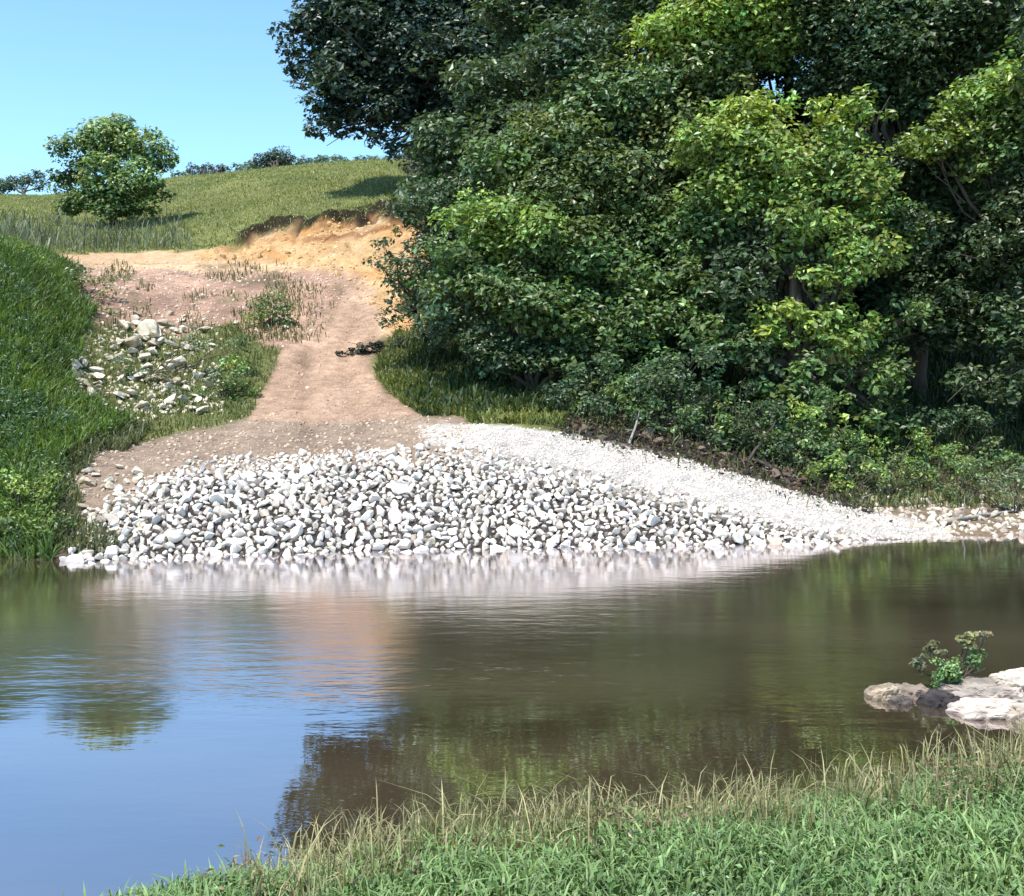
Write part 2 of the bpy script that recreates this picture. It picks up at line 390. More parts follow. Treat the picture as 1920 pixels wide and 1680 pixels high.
def leaf_mesh(name, c, nrm, size, col, aspect=0.62):
    """one pointed, slightly folded leaf per row"""
    n_ = len(c); t = unit(np.cross(nrm, unit(rng.normal(size=(n_, 3))))); bt = np.cross(nrm, t)
    L = (size * .5)[:, None]; W = L * aspect
    v = np.stack([c - t * L, c + bt * W + nrm * L * .22 - t * L * .1, c + t * L * 1.1, c - bt * W + nrm * L * .22 - t * L * .1], 1).reshape(-1, 3)
    k = np.arange(n_)[:, None] * 4
    tr = np.concatenate([k + [0, 1, 2], k + [0, 2, 3]])
    return mesh_data(name, v, tris=tr, col=np.repeat(col, 4, axis=0))

def blade_mesh(name, p, h, wd, col, lean=0.35, tipcol=None, droop=0.5):
    n_ = len(p); a = rng.uniform(0, 2 * math.pi, n_); dirv = np.stack([np.cos(a), np.sin(a), np.zeros(n_)], -1)
    sa = a + rng.normal(0, .5, n_) + math.pi / 2; side = np.stack([np.cos(sa), np.sin(sa), np.zeros(n_)], -1) * (wd * .5)[:, None]
    ln = (np.abs(rng.normal(0, lean, n_)) * h)[:, None]; up = np.zeros((n_, 3)); up[:, 2] = h
    m1 = p + up * .45 + dirv * ln * .3; m2 = p + up * .8 + dirv * ln * .75; tip = p + up * (1 - droop * .25 * np.abs(rng.normal(0, 1, n_)))[:, None] + dirv * ln * 1.35
    v = np.stack([p - side * .7, p + side * .7, m1 - side, m1 + side, m2 - side * .75, m2 + side * .75, tip], 1).reshape(-1, 3)
    k = np.arange(n_)[:, None] * 7
    qd = np.concatenate([k + [0, 1, 3, 2], k + [2, 3, 5, 4]]); tr = k + [4, 5, 6]
    c7 = np.repeat(col[:, None, :], 7, 1)
    if tipcol is not None: c7[:, 4:, :] = tipcol[:, None, :]
    return mesh_data(name, v, tris=tr, quads=qd, col=c7.reshape(-1, 3))

def tube(pts, rad, seg=7):
    pts = np.asarray(pts, float); n_ = len(pts); tn = unit(np.gradient(pts, axis=0))
    ref = np.array([0.3, 0.9, 0.1]); v = []
    for k in range(n_):
        a = unit(np.cross(tn[k], ref)); bb = np.cross(tn[k], a)
        for s in range(seg):
            th = 2 * math.pi * s / seg; v.append(pts[k] + (a * math.cos(th) + bb * math.sin(th)) * rad[k])
    q = [(k * seg + s, k * seg + (s + 1) % seg, (k + 1) * seg + (s + 1) % seg, (k + 1) * seg + s) for k in range(n_ - 1) for s in range(seg)]
    return np.array(v), np.array(q)

def join(parts):
    vs, qs, off = [], [], 0
    for v, q in parts: vs.append(v); qs.append(np.asarray(q) + off); off += len(v)
    return np.concatenate(vs), np.concatenate(qs)

def limb(a, b, r0, r1, seg=7, n_=7, wob=.06, sag=0.0):
    a = np.asarray(a, float); b = np.asarray(b, float); t = np.linspace(0, 1, n_)[:, None]
    L = np.linalg.norm(b - a); p = a + (b - a) * t
    p[1:-1] += rng.normal(0, wob * L, (n_ - 2, 3)) * .6
    p[:, 2] += (np.sin(t[:, 0] * math.pi) * sag * L)
    return tube(p, np.linspace(r0, r1, n_), seg)

def crown_leaves(clumps, size, base, dens=1.0, sub=0.42, light=None):
    """clumps: rows (x,y,z,r, rz). Leaf centres, normals, sizes, colours over the sub-clumps of every clump"""
    C, NR, SZ, CO = [], [], [], []
    base = np.array(base)
    for cl_ in clumps:
        x, y, z, r, dn = cl_[:5]; tint = np.array(cl_[5]) if len(cl_) > 5 else base
        ns = max(6, int(24 * dn * (r / 1.6 / max(1, size / .25)) ** 1.4))
        d_ = unit(rng.normal(size=(ns, 3))); d_[:, 2] = d_[:, 2] * .85 + .1
        rr = r * rng.uniform(.45, 1.0, ns) ** .7
        sc_ = np.array([x, y, z]) + d_ * rr[:, None] * np.array([1.05, .95, .85])
        for q_ in range(ns):
            sr = rng.uniform(.30, .60) * min(r, 2.2 * max(1, size / .25)) * sub / .42
            nl = int(dens * 80 * (sr / .55) ** 2 * (.2 / size) ** 1.6)
            e = unit(rng.normal(size=(nl, 3))); e[:, 2] += .15
            rad = sr * rng.uniform(.35, 1.08, nl) ** .6
            c = sc_[q_] + e * rad[:, None] * np.array([1.15, 1.15, .75])
            nn = unit(e * .5 + np.array([-.1, -.2, .80]) + rng.normal(0, .50, (nl, 3)))
            C.append(c); NR.append(nn); SZ.append(size * rng.uniform(.5, 1.45, nl) * rng.choice([.8, 1, 1.15]))
            v = rng.uniform(.75, 1.3) * np.clip(np.exp(rng.normal(.02, .38, nl)), .4, 2.4)[:, None]
            hue = rng.normal(0, .10) + rng.normal(0, .08, nl)
            c3 = tint * v; c3 = c3 * np.stack([1 + hue, np.ones(nl), 1 - hue * .8], -1)
            CO.append(c3)
    return np.concatenate(C), np.concatenate(NR), np.concatenate(SZ), np.clip(np.concatenate(CO), .004, .6)

def tree(name, label, base, clumps_px, size, colr, trunk_r, cat='tree', group=None, dens=1.0, bark=None, part_names=('trunk', 'crown'), fork=.35, lean=(0, 0), stems=1):
    """base: a point on the ground; clumps_px: (px, py, Y, radius in m, density[, tint])"""
    base = np.asarray(base, float)
    root = empty(name, base); tag(root, label, cat, group)
    cl_ = [tuple(P(a[0], a[1], a[2])) + tuple(a[3:]) for a in clumps_px]
    if cat == 'tree' and size < .28 and len(cl_) > 5:            # infill between neighbouring boughs
        A = np.array([c[:3] for c in cl_]); ex = []
        for a_ in range(len(cl_)):
            dd = np.linalg.norm(A - A[a_], axis=1); dd[a_] = 99
            for b_ in np.argsort(dd)[:2]:
                if dd[b_] > .9: ex.append(tuple((A[a_] + A[b_]) / 2 + rng.normal(0, .25, 3) + [0, -.2, 0]) + (min(cl_[a_][3], cl_[b_][3]) * .62, .9) + tuple(cl_[a_ if rng.random() < .5 else b_][5:]))
        fill = ex
    else: fill = []
    cen = np.mean([c[:3] for c in cl_], axis=0)
    parts = []
    for st in range(stems):
        b0 = base + (rng.normal(0, .35, 3) * np.array([1, 1, 0]) if stems > 1 else 0) - np.array([0, 0, .15])
        f = b0 + (cen - b0) * fork + np.array([lean[0], lean[1], 0]) + (rng.normal(0, .5, 3) if stems > 1 else 0)
        parts.append(limb(b0, f, trunk_r * 1.15, trunk_r * .75, 10, 8, .03))
        mine = cl_ if stems == 1 else cl_[st::stems]
        for c in mine:
            e = np.array(c[:3])
            parts.append(limb(f, e, trunk_r * .55, trunk_r * .1, 6, 7, .05, .06))
            for _ in range(4):
                s_ = f + (e - f) * rng.uniform(.5, .95); parts.append(limb(s_, e + rng.normal(0, .55, 3) * c[3], trunk_r * .16, trunk_r * .04, 5, 5, .06))
    v, q_ = join(parts)
    link(part_names[0], mesh_data(part_names[0], v - base, quads=q_, smooth=True), bark or M_bark, root)
    c, nr, sz, co = crown_leaves(cl_ + fill, size, colr, dens)
    link(part_names[1], leaf_mesh(part_names[1], c - base, nr, sz, co), M_leaf, root)
    return root

# colours of foliage; within one crown they also paint sunlit and shaded boughs
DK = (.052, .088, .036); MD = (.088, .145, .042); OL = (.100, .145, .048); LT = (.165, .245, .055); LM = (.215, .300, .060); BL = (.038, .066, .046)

# ------------------------------------------------------------------ the wood on the far bank
def gp(px, s): return surf(np.array([px]), np.array([s]))[0]
tree('broadleaf_tree', 'tall dark tree whose drooping branches overhang the sky at the wood\'s left edge', gp(960, 54),
     [(585, 110, 82.1, 2.09, 1.0), (650, 40, 82.1, 2.92, 1.1), (620, 190, 81.2, 2.19, .9), (690, 130, 82.1, 3.10, 1.1), (600, 245, 80.3, 1.18, .7), (670, 240, 80.3, 1.56, .7), (740, 235, 81.2, 1.83, .8),
      (770, 60, 83.1, 3.65, 1.2), (790, 190, 83.1, 2.92, 1.1), (870, 110, 84.0, 4.01, 1.2), (880, 250, 82.1, 2.92, 1.2), (640, -90, 84.0, 3.29, 1), (760, -120, 84.0, 4.01, 1.1), (900, -60, 84.0, 4.38, 1.1), (980, 190, 84.0, 4.01, 1.1), (1000, 40, 82.1, 4.38, 1.1), (560, 60, 82.1, 1.64, .9), (760, 280, 79.9, 1.46, .9), (800, 320, 79.6, 1.64, .9), (720, 265, 79.9, 1.28, .9), (640, 225, 80.3, 1.64, .9), (650, 150, 79.4, 2.38, 1), (720, 190, 79.4, 2.19, 1), (830, 280, 80.3, 2.19, 1), (570, 150, 81.2, 1.46, .8), (700, 40, 80.3, 3.29, 1), (800, 130, 80.3, 3.46, 1), (920, 190, 80.3, 3.29, 1), (600, -60, 82.1, 2.74, 1), (590, -170, 83.1, 2.92, 1), (600, -290, 84.0, 3.10, 1), (700, -230, 84.0, 4.38, 1), (850, -230, 84.0, 5.11, 1), (640, -400, 84.8, 3.46, 1), (780, -380, 85.8, 5.11, 1), (960, -220, 84.0, 5.11, 1)],
     .44, BL, .55, fork=.62, lean=(4.5, 0), dens=1.15)
tree('young_tree', 'slender dark trunked small tree standing right beside the dirt path', ground_at(797, 640),
     [(775, 455, 43, .75, .5, DK), (745, 500, 43, .6, .4, DK), (755, 575, 43, .6, .45, DK), (722, 465, 43, .5, .45, DK), (718, 590, 42.8, .45, .4, DK), (700, 490, 43, .35, .4, DK), (740, 540, 43, .5, .45, DK), (735, 610, 42.8, .45, .45, DK), (775, 610, 42.8, .6, .6, DK), (770, 520, 43, .7, .6, MD), (790, 400, 43.5, .9, .8), (830, 470, 43, .9, .9), (810, 560, 43, .8, .6), (850, 370, 44, 1.2, 1)],
     .18, DK, .10, fork=.45, dens=.8)
tree('broadleaf_tree', 'mid green spreading tree with foliage hanging to the ground above the olive grass strip', gp(985, 12.5),
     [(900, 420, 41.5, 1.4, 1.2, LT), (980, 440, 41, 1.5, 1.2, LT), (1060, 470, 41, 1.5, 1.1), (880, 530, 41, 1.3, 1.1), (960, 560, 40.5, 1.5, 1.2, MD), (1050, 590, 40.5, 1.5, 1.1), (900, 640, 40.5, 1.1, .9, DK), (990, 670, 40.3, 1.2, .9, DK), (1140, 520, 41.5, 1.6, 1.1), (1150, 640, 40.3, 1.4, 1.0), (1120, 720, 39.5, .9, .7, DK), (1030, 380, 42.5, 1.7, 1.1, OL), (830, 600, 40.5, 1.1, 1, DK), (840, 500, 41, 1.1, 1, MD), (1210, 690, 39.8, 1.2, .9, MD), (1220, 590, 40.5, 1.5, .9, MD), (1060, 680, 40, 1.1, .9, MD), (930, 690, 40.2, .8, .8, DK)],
     .225, MD, .22, fork=.35, stems=2)
tree('broadleaf_tree', 'olive green tree filling the middle of the wood behind the spreading tree', gp(1110, 16),
     [(960, 320, 44, 1.7, 1.1, MD), (1050, 290, 44, 2.0, 1.1), (1150, 340, 43.5, 2.0, 1.1), (1130, 210, 44.5, 2.1, 1.1), (1230, 270, 44, 1.9, 1.1), (1230, 420, 43, 1.8, 1.1, MD), (1080, 120, 45.5, 2.1, 1, DK), (1160, 440, 43, 1.6, 1.0)],
     .235, OL, .34, fork=.4)
tree('broadleaf_tree', 'yellow green leafy tree coloured as if catching the sun at the top centre of the wood', gp(1330, 17),
     [(1240, 90, 44, 1.5, 1.2, LM), (1320, 60, 44, 1.8, 1.2, LM), (1390, 20, 44.5, 1.8, 1.1, LM), (1430, 90, 44.5, 1.5, 1.1), (1260, 170, 43.5, 1.4, 1.1, OL), (1340, 160, 44, 1.6, 1.1, OL), (1300, -60, 45, 2.2, 1.1), (1460, -70, 45, 2.2, 1.1), (1200, 10, 45.5, 1.6, 1, DK)],
     .23, LT, .34, fork=.4)
tree('broadleaf_tree', 'largest bright green tree with clumps coloured as sunlit bulging in front of the dark wood', gp(1470, 11),
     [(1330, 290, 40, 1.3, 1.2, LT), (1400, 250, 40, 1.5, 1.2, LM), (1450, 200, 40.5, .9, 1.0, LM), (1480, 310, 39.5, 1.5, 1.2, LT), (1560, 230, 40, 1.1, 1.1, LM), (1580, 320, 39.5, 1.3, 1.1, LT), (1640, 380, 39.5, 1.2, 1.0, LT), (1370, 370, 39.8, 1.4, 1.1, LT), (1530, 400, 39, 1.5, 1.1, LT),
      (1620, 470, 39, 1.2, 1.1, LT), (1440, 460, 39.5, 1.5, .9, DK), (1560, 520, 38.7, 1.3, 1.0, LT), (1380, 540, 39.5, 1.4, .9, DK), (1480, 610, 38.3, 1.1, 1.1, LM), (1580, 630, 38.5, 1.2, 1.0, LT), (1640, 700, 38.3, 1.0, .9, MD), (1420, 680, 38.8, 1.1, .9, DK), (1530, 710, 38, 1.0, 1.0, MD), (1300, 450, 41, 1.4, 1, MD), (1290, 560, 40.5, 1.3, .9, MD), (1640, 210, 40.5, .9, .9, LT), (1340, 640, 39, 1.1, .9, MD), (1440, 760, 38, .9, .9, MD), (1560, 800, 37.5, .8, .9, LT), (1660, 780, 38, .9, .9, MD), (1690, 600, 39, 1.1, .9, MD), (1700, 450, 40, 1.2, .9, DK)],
     .225, MD, .36, fork=.4, stems=2)
tree('broadleaf_tree', 'shade-coloured tree filling the top right corner of the wood', gp(1720, 16),
     [(1560, 40, 44.5, 2.2, 1.1), (1640, 110, 44, 2.0, 1.1), (1720, 30, 44.5, 2.3, 1.1), (1820, 70, 44, 2.3, 1.1), (1560, 150, 44.5, 1.6, 1), (1700, 180, 44, 1.6, 1), (1600, -90, 45, 2.4, 1.1), (1780, -110, 45, 2.6, 1.1), (1760, 330, 43.5, 1.9, 1), (1820, 450, 43, 2.0, 1), (1720, 480, 43.5, 1.7, 1), (1780, 600, 42.5, 1.8, 1)],
     .24, DK, .4, fork=.35)
tree('broadleaf_tree', 'fresh green tree leaning in at the right border with one bough coloured as sunlit', gp(2010, 12),
     [(1740, 270, 41, 1.1, 1.1, LT), (1800, 220, 41, 1.2, 1.1, LT), (1870, 180, 40.5, 1.4, 1.1, LT), (1930, 230, 40, 1.5, 1.1), (1990, 150, 40, 1.8, 1.1, LT), (1860, 300, 40.5, 1.2, 1, MD), (1960, 380, 40, 1.8, 1, DK), (1900, 480, 40, 1.7, .9, DK), (2060, 280, 40, 2.2, 1.1), (1950, 620, 39.5, 1.8, .9, DK), (1870, 720, 39.5, 1.3, .8, DK), (2060, 560, 39, 2, 1, DK)],
     .225, MD, .32, fork=.4)
tree('broadleaf_tree', 'broad dark tree standing mostly beyond the right border', gp(2330, 7),
     [(2120, 60, 37, 2.6, 1.1), (2260, -60, 37, 2.8, 1.1), (2400, 60, 37, 2.8, 1.1), (2150, -180, 37, 2.8, 1.1), (2300, 200, 36.5, 2.8, 1.1), (2140, 320, 37, 2.2, 1.1), (2300, 420, 36, 2.5, 1), (2080, -60, 38, 2.2, 1), (2180, 520, 36, 2.0, .9), (2050, 180, 37.5, 1.8, 1)],
     .24, DK, .45, fork=.45)
bk = [(830, 'dark tree at the back of the wood behind the overhanging tree'), (1060, 'dark tree at the back of the wood behind the olive tree'), (1290, 'dark tree at the back of the wood behind the yellow green tree'), (1520, 'dark tree at the back of the wood behind the largest bright tree'), (1760, 'dark tree at the back of the wood behind the shaded corner'), (2000, 'dark tree at the back of the wood behind the right border')]
for k, (px, lab) in enumerate(bk):
    Yb = 52 + (k % 2) * 2; cs = []
    for py in range(-160, 640, 115):
        for dx in (-85, 25, 110):
            if k == 0 and (py < 290 or dx < -50): continue
            cs.append((px + dx + rng.uniform(-25, 25), py + rng.uniform(-30, 30), Yb + rng.uniform(-1, 1), rng.uniform(1.9, 2.6), .85))
    tree('background_tree', lab, gp(px, Yb - 28.5), cs, .30, DK, .4, group='dark trees at the back of the wood', fork=.3)

# shrubs along the foot of the wood
def shrub(name, label, px, py, cl_px, size, colr, group='shrubs along the foot of the wood', dens=1.0, n_st=6):
    b_ = ground_at(px, py); root = empty(name, b_); tag(root, label, 'shrub', group)
    cl_ = [tuple(P(a[0], a[1], b_[1] + a[2])) + tuple(a[3:]) for a in cl_px]
    parts = [limb(b_ + rng.normal(0, .12, 3) * [1, 1, 0] - [0, 0, .1], np.array(c[:3]) + rng.normal(0, .2, 3), .028, .008, 5, 6, .06) for c in cl_ for _ in range(3)]
    v, q_ = join(parts); link('stems', mesh_data('stems', v - b_, quads=q_, smooth=True), M_bark, root)
    c, nr, sz, co = crown_leaves(cl_, size, colr, dens)
    link('foliage', leaf_mesh('foliage', c - b_, nr, sz, co), M_leaf, root)
    return root
shrub('shrub', 'dark leafy shrub at the left end of the bare undercut bank', 1090, 775, [(1070, 730, 0, .6, .9), (1130, 700, .3, .8, .9), (1180, 730, .2, .7, .8, MD)], .15, DK)
shrub('shrub', 'dark shrub with pale twigs over the middle of the bare bank', 1250, 800, [(1230, 710, .2, .8, .9), (1300, 690, .4, .9, .9), (1330, 750, .1, .7, .8), (1220, 760, 0, .5, .7, MD)], .15, DK)
shrub('shrub', 'mid green shrub below the largest bright tree, above the gravel slope', 1460, 850, [(1430, 780, 0, .7, .9, DK), (1500, 790, 0, .7, 1, LT), (1560, 760, .3, .7, 1, MD), (1530, 840, -.2, .5, .9, OL)], .14, MD)
shrub('shrub', 'light green low bush beside the bare bank at the gravel slope\'s right', 1640, 905, [(1600, 830, .2, .6, 1, LT), (1660, 850, 0, .6, 1, LT), (1710, 830, .3, .5, 1, LT), (1620, 890, -.2, .4, .9, OL), (1690, 900, -.2, .4, .9, OL)], .12, LT)
shrub('shrub', 'small grey green bush at the right border above the low shore', 1860, 930, [(1830, 880, 0, .5, .9, OL), (1890, 870, .2, .6, .9, MD), (1930, 900, 0, .6, .9, OL)], .12, OL)
shrub('shrub', 'shaded bush under the trees near the right border', 1780, 870, [(1740, 790, .3, .7, .8), (1810, 800, .3, .8, .8), (1870, 790, .4, .8, .8)], .15, DK)
shrub('shrub', 'dark thicket bush in the tree shadow beside the path', 830, 700, [(830, 640, .6, .7, .9), (900, 650, .9, .8, .9), (970, 660, .8, .8, .9)], .15, DK)

shrub('shrub', 'leafy green bush at the path\'s left edge halfway up the slope', 510, 610, [(505, 575, 0, .8, 1, MD), (535, 595, 0, .6, 1, OL), (480, 600, 0, .6, 1, LT)], .14, MD, 'shrubs left of the path')
shrub('shrub', 'low green weeds right below the boulder jumble beside the path', 430, 745, [(445, 680, .5, .6, 1, LT), (420, 715, 0, .65, 1, MD), (380, 750, -.2, .6, 1, MD), (455, 735, 0, .5, 1, LT), (320, 780, -.5, .6, 1, MD), (270, 800, -.8, .5, 1, MD)], .13, LT, 'shrubs left of the path')
shrub('shrub', 'pale olive bush among the boulders on the left slope', 250, 715, [(225, 690, 0, .55, .6, OL), (290, 700, 0, .5, .6, (.16, .18, .09)), (250, 745, -.4, .55, .6, OL), (320, 745, -.3, .5, .6, (.16, .18, .09)), (370, 650, 1.2, .6, .6, (.15, .17, .08)), (440, 640, 1.6, .6, .6, OL)], .11, OL, 'shrubs left of the path')
shrub('shrub', 'olive bush at the upper left end of the dirt slope', 165, 560, [(140, 515, .5, .8, .8, OL), (185, 540, .3, .7, .7, (.16, .18, .08)), (200, 605, -1, .8, .8, OL), (130, 570, -1, .7, .8, MD)], .14, OL, 'shrubs left of the path')
shrub('shrub', 'lime green leafy bush low on the grassy left bank by the water', 40, 985, [(20, 900, .3, .35, 1, LM), (60, 920, .2, .35, 1, LM), (30, 960, 0, .35, 1, LT), (85, 970, 0, .3, 1, LT), (100, 905, .4, .3, 1, LT)], .09, LT, 'shrubs on the left bank')
shrub('shrub', 'dark leafy bush at the water\'s edge in the left corner', 60, 1035, [(30, 1005, 0, .3, 1), (80, 1000, .1, .3, 1, MD), (120, 980, .3, .3, 1, MD), (0, 990, .1, .3, 1, MD)], .09, (.03, .06, .02), 'shrubs on the left bank')
shrub('shrub', 'light green bush on top of the grassy left bank', 20, 480, [(0, 455, 0, .45, 1, LM), (35, 475, -.3, .45, 1, LT), (75, 500, -.4, .4, 1, LT)], .11, LT, 'shrubs on the left bank')
for a in [(1120, 745, 'dark leafy sapling over the undercut bank\'s left end', MD), (1380, 800, 'dark green sapling above the dark hollow', DK), (1490, 880, 'olive weed bush at the hollow\'s right end', OL), (1200, 790, 'dark bush hanging over the middle of the undercut bank', MD), (1290, 800, 'dark bush hanging over the bare bank next to the pale propped branch', DK), (1430, 850, 'dark green bush crowding the dark hollow', MD), (1660, 930, 'yellow green bush low on the diagonal edge right of the gravel', OL), (1720, 880, 'fresh green bush at the foot of the trees on the right', LT), (1840, 905, 'grey green bush in front of the shaded wood at right', OL), (1580, 930, 'bright weed bush on the diagonal edge of the gravel', LT), (1740, 915, 'vivid green bush halfway down the right shore slope', LT), (1800, 945, 'yellowish weed bush above the low shore rocks', OL), (1900, 960, 'silvery weed bush by the rocks at the right border', (.13, .17, .09))]:
    x_, y_, lb_, t_ = a
    shrub('shrub', lb_, x_, y_, [(x_ - 45, y_ - 45, .2, .45, 1, t_), (x_ + 10, y_ - 65, .3, .5, 1, t_), (x_ + 55, y_ - 40, .1, .42, 1, t_), (x_ - 5, y_ - 22, -.1, .38, 1, t_)], .12, t_)

for k, (x_, y_, lb_) in enumerate([(1075, 800, 'added dark drooping bush over the far left of the bare undercut bank'), (1150, 805, 'added drooping bush just left of the short pale stub'), (1245, 822, 'drooping bush right of the short pale stub'), (1340, 842, 'added drooping bush hiding the bank above the pale fallen branch'), (1420, 868, 'drooping bush left of the dark leaning stick'), (1500, 890, 'drooping bush right of the dark leaning stick'), (1570, 915, 'drooping bush above the half buried brown log')]):
    shrub('shrub', lb_, x_, y_ - 25, [(x_ - 32, y_ - 48, -.8, .62, 1, DK), (x_ + 30, y_ - 40, -.8, .6, 1, MD), (x_ - 12, y_ - 20, -1.0, .42, .9, DK), (x_ + 24, y_ - 12, -1.0, .34, .8, MD), (x_ + 5, y_ - 85, 0, .6, 1, MD if k % 2 else DK)], .15, DK)  # drooping bushes added to shade the undercut bank
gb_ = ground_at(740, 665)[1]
shrub('shrub', 'low near-black leaf clumps standing in for the tree shadow across the path', 740, 665, [(x_, y_, ground_at(x_, y_ + 5)[1] - gb_, r_, 1.6) for x_, y_, r_ in [(640, 663, .16), (660, 661, .26), (682, 658, .34), (704, 655, .4), (728, 652, .45), (752, 650, .45), (780, 646, .42), (812, 642, .5)]], .13, (.020, .034, .016), dens=3)  # near-black clumps added as the tree's shadow across the path

# ------------------------------------------------------------------ trees on the hill
def gtree(name, label, px, py, cl_px, size, colr, tr, group=None, fork=.3, dens=1.0):
    b_ = ground_at(px, py)
    return tree(name, label, b_, [(a[0], a[1], b_[1] + a[2]) + tuple(a[3:]) for a in cl_px], size, colr, tr, group=group, fork=fork, dens=dens)
gtree('round_tree', 'round bushy tree standing alone on the grassy hill at left', 215, 425,
      [(150, 290, 0, 1.9, 1.0, MD), (205, 265, 0, 2.0, 1.1), (265, 270, 0, 1.9, 1.1), (295, 300, .5, 1.5, 1, MD), (130, 330, 0, 1.4, 1, DK), (190, 330, -1, 2.0, 1.1), (255, 340, -1, 2.0, 1.1), (165, 375, -1, 1.5, 1, MD), (225, 385, -1, 1.5, 1, MD), (290, 360, -.5, 1.3, 1, MD), (140, 385, -1.2, 1.2, 1, MD), (200, 405, -1.5, 1.2, 1, MD), (260, 395, -1.2, 1.3, 1, MD), (110, 350, -.6, 1.0, 1, MD), (210, 240, .5, 1.1, 1)],
      .34, (.20, .29, .12), .35, dens=1.0)  # round tree's leaf colour lightened for haze
FAR_HAZE = (.07, .11, .09)  # leaf colour blued to paint in distance haze
gtree('distant_tree', 'small bluish tree on the skyline at the left border', 45, 368, [(30, 348, 3, 1.6, 1), (60, 335, 3, 1.5, 1), (80, 352, 3, 1.1, 1), (5, 352, 3, 1.3, 1)], .4, FAR_HAZE, .25, 'far trees on the skyline')
gtree('distant_tree', 'tiny rounded tree on the skyline beside the overhanging branches', 515, 316, [(492, 308, 6, 1.2, 1), (505, 300, 6, 1.3, 1), (520, 297, 6, 1.4, 1), (538, 305, 6, 1.2, 1), (520, 310, 6, 1.2, 1)], .32, FAR_HAZE, .2, 'far trees on the skyline')
for px, lab in ((360, 'small dark bush on the skyline just right of the round tree'), (383, 'middle one of three dark bushes on the skyline right of the round tree'), (408, 'rightmost of three dark bushes on the skyline right of the round tree')):
    gtree('distant_bush', lab, px, 330, [(px, 322, 4, .8, 1), (px + 4, 312, 4, .7, 1), (px - 5, 316, 4, .6, 1)], .28, (.06, .08, .07), .12, 'far trees on the skyline')

fw = [tuple(P(px, np.interp(px, [330, 450, 600, 820], [331, 318, 310, 303]) + rng.uniform(-3, 3), 190 + rng.uniform(-8, 8))) + (rng.uniform(1.1, 2.0), .8, (.12, .17, .14)) for px in list(range(335, 420, 24)) + list(range(440, 840, 11))]  # far leaf colour paled for haze
c, nr, sz_, co = crown_leaves(fw, .6, FAR_HAZE, 1.0)
o = link('distant_wood', leaf_mesh('distant_wood', c, nr, sz_, co), M_leaf); tag(o, 'thin bluish line of far off woodland showing over the hill crest', 'wood', kind='stuff')

# ------------------------------------------------------------------ stones
def ico(sub):
    import bmesh
    bm = bmesh.new(); bmesh.ops.create_icosphere(bm, subdivisions=sub, radius=1)
    v = np.array([x.co[:] for x in bm.verts]); f = np.array([[y.index for y in x.verts] for x in bm.faces]); bm.free(); return v, f
IV, IF = ico(3)
def rock_shape(flat=.75, cuts=15, rough=.035):
    v = IV.copy()
    for _ in range(cuts):
        nn = unit(rng.normal(size=3)); d_ = rng.uniform(.34, .68); e = v @ nn - d_
        v = v - np.clip(e, 0, None)[:, None] * nn
    off = rng.uniform(0, 50, 3)
    v = v * (1 + rough * 2 * (noise2(v[:, 0] * 3 + off[0], v[:, 1] * 3 + off[1] + v[:, 2] * 2.3, 5) - .5))[:, None]
    v = v * np.array([1, rng.uniform(.55, .95), flat * rng.uniform(.75, 1.15)])
    return v / np.abs(v).max()
PROTO = [rock_shape() for _ in range(14)]
WHITE = np.ones((len(IV), 3))
PM = [mesh_data('rock', v, tris=IF, col=WHITE) for v in PROTO]
for m_ in PM: m_.materials.append(M_stone)
BM_ = [mesh_data('boulder', rock_shape(.8, 9, .09), tris=IF, col=WHITE) for _ in range(8)]
for m_ in BM_: m_.materials.append(M_boulder)

def rotm(n_):
    q_ = unit(rng.normal(size=(n_, 4))); w_, x, y, z = q_.T
    return np.stack([np.stack([1 - 2 * (y * y + z * z), 2 * (x * y - z * w_), 2 * (x * z + y * w_)], -1), np.stack([2 * (x * y + z * w_), 1 - 2 * (x * x + z * z), 2 * (y * z - x * w_)], -1), np.stack([2 * (x * z - y * w_), 2 * (y * z + x * w_), 1 - 2 * (x * x + y * y)], -1)], 1)
def stones_mesh(name, pos, size, cols):
    """many small stones in one mesh (low-detail shapes)"""
    v2, f2 = ico(1); vs, fs, cs = [], [], []
    Rm = rotm(len(pos))
    for k in range(len(pos)):
        v = v2 * (1 + rng.uniform(-.28, .2, (len(v2), 1))); v = (v * np.array([1, .85, .65]) * size[k]) @ Rm[k].T + pos[k]
        vs.append(v); fs.append(f2 + k * len(v2)); cs.append(np.repeat(cols[k][None], len(v2), 0))
    return mesh_data(name, np.concatenate(vs), tris=np.concatenate(fs), col=np.concatenate(cs))

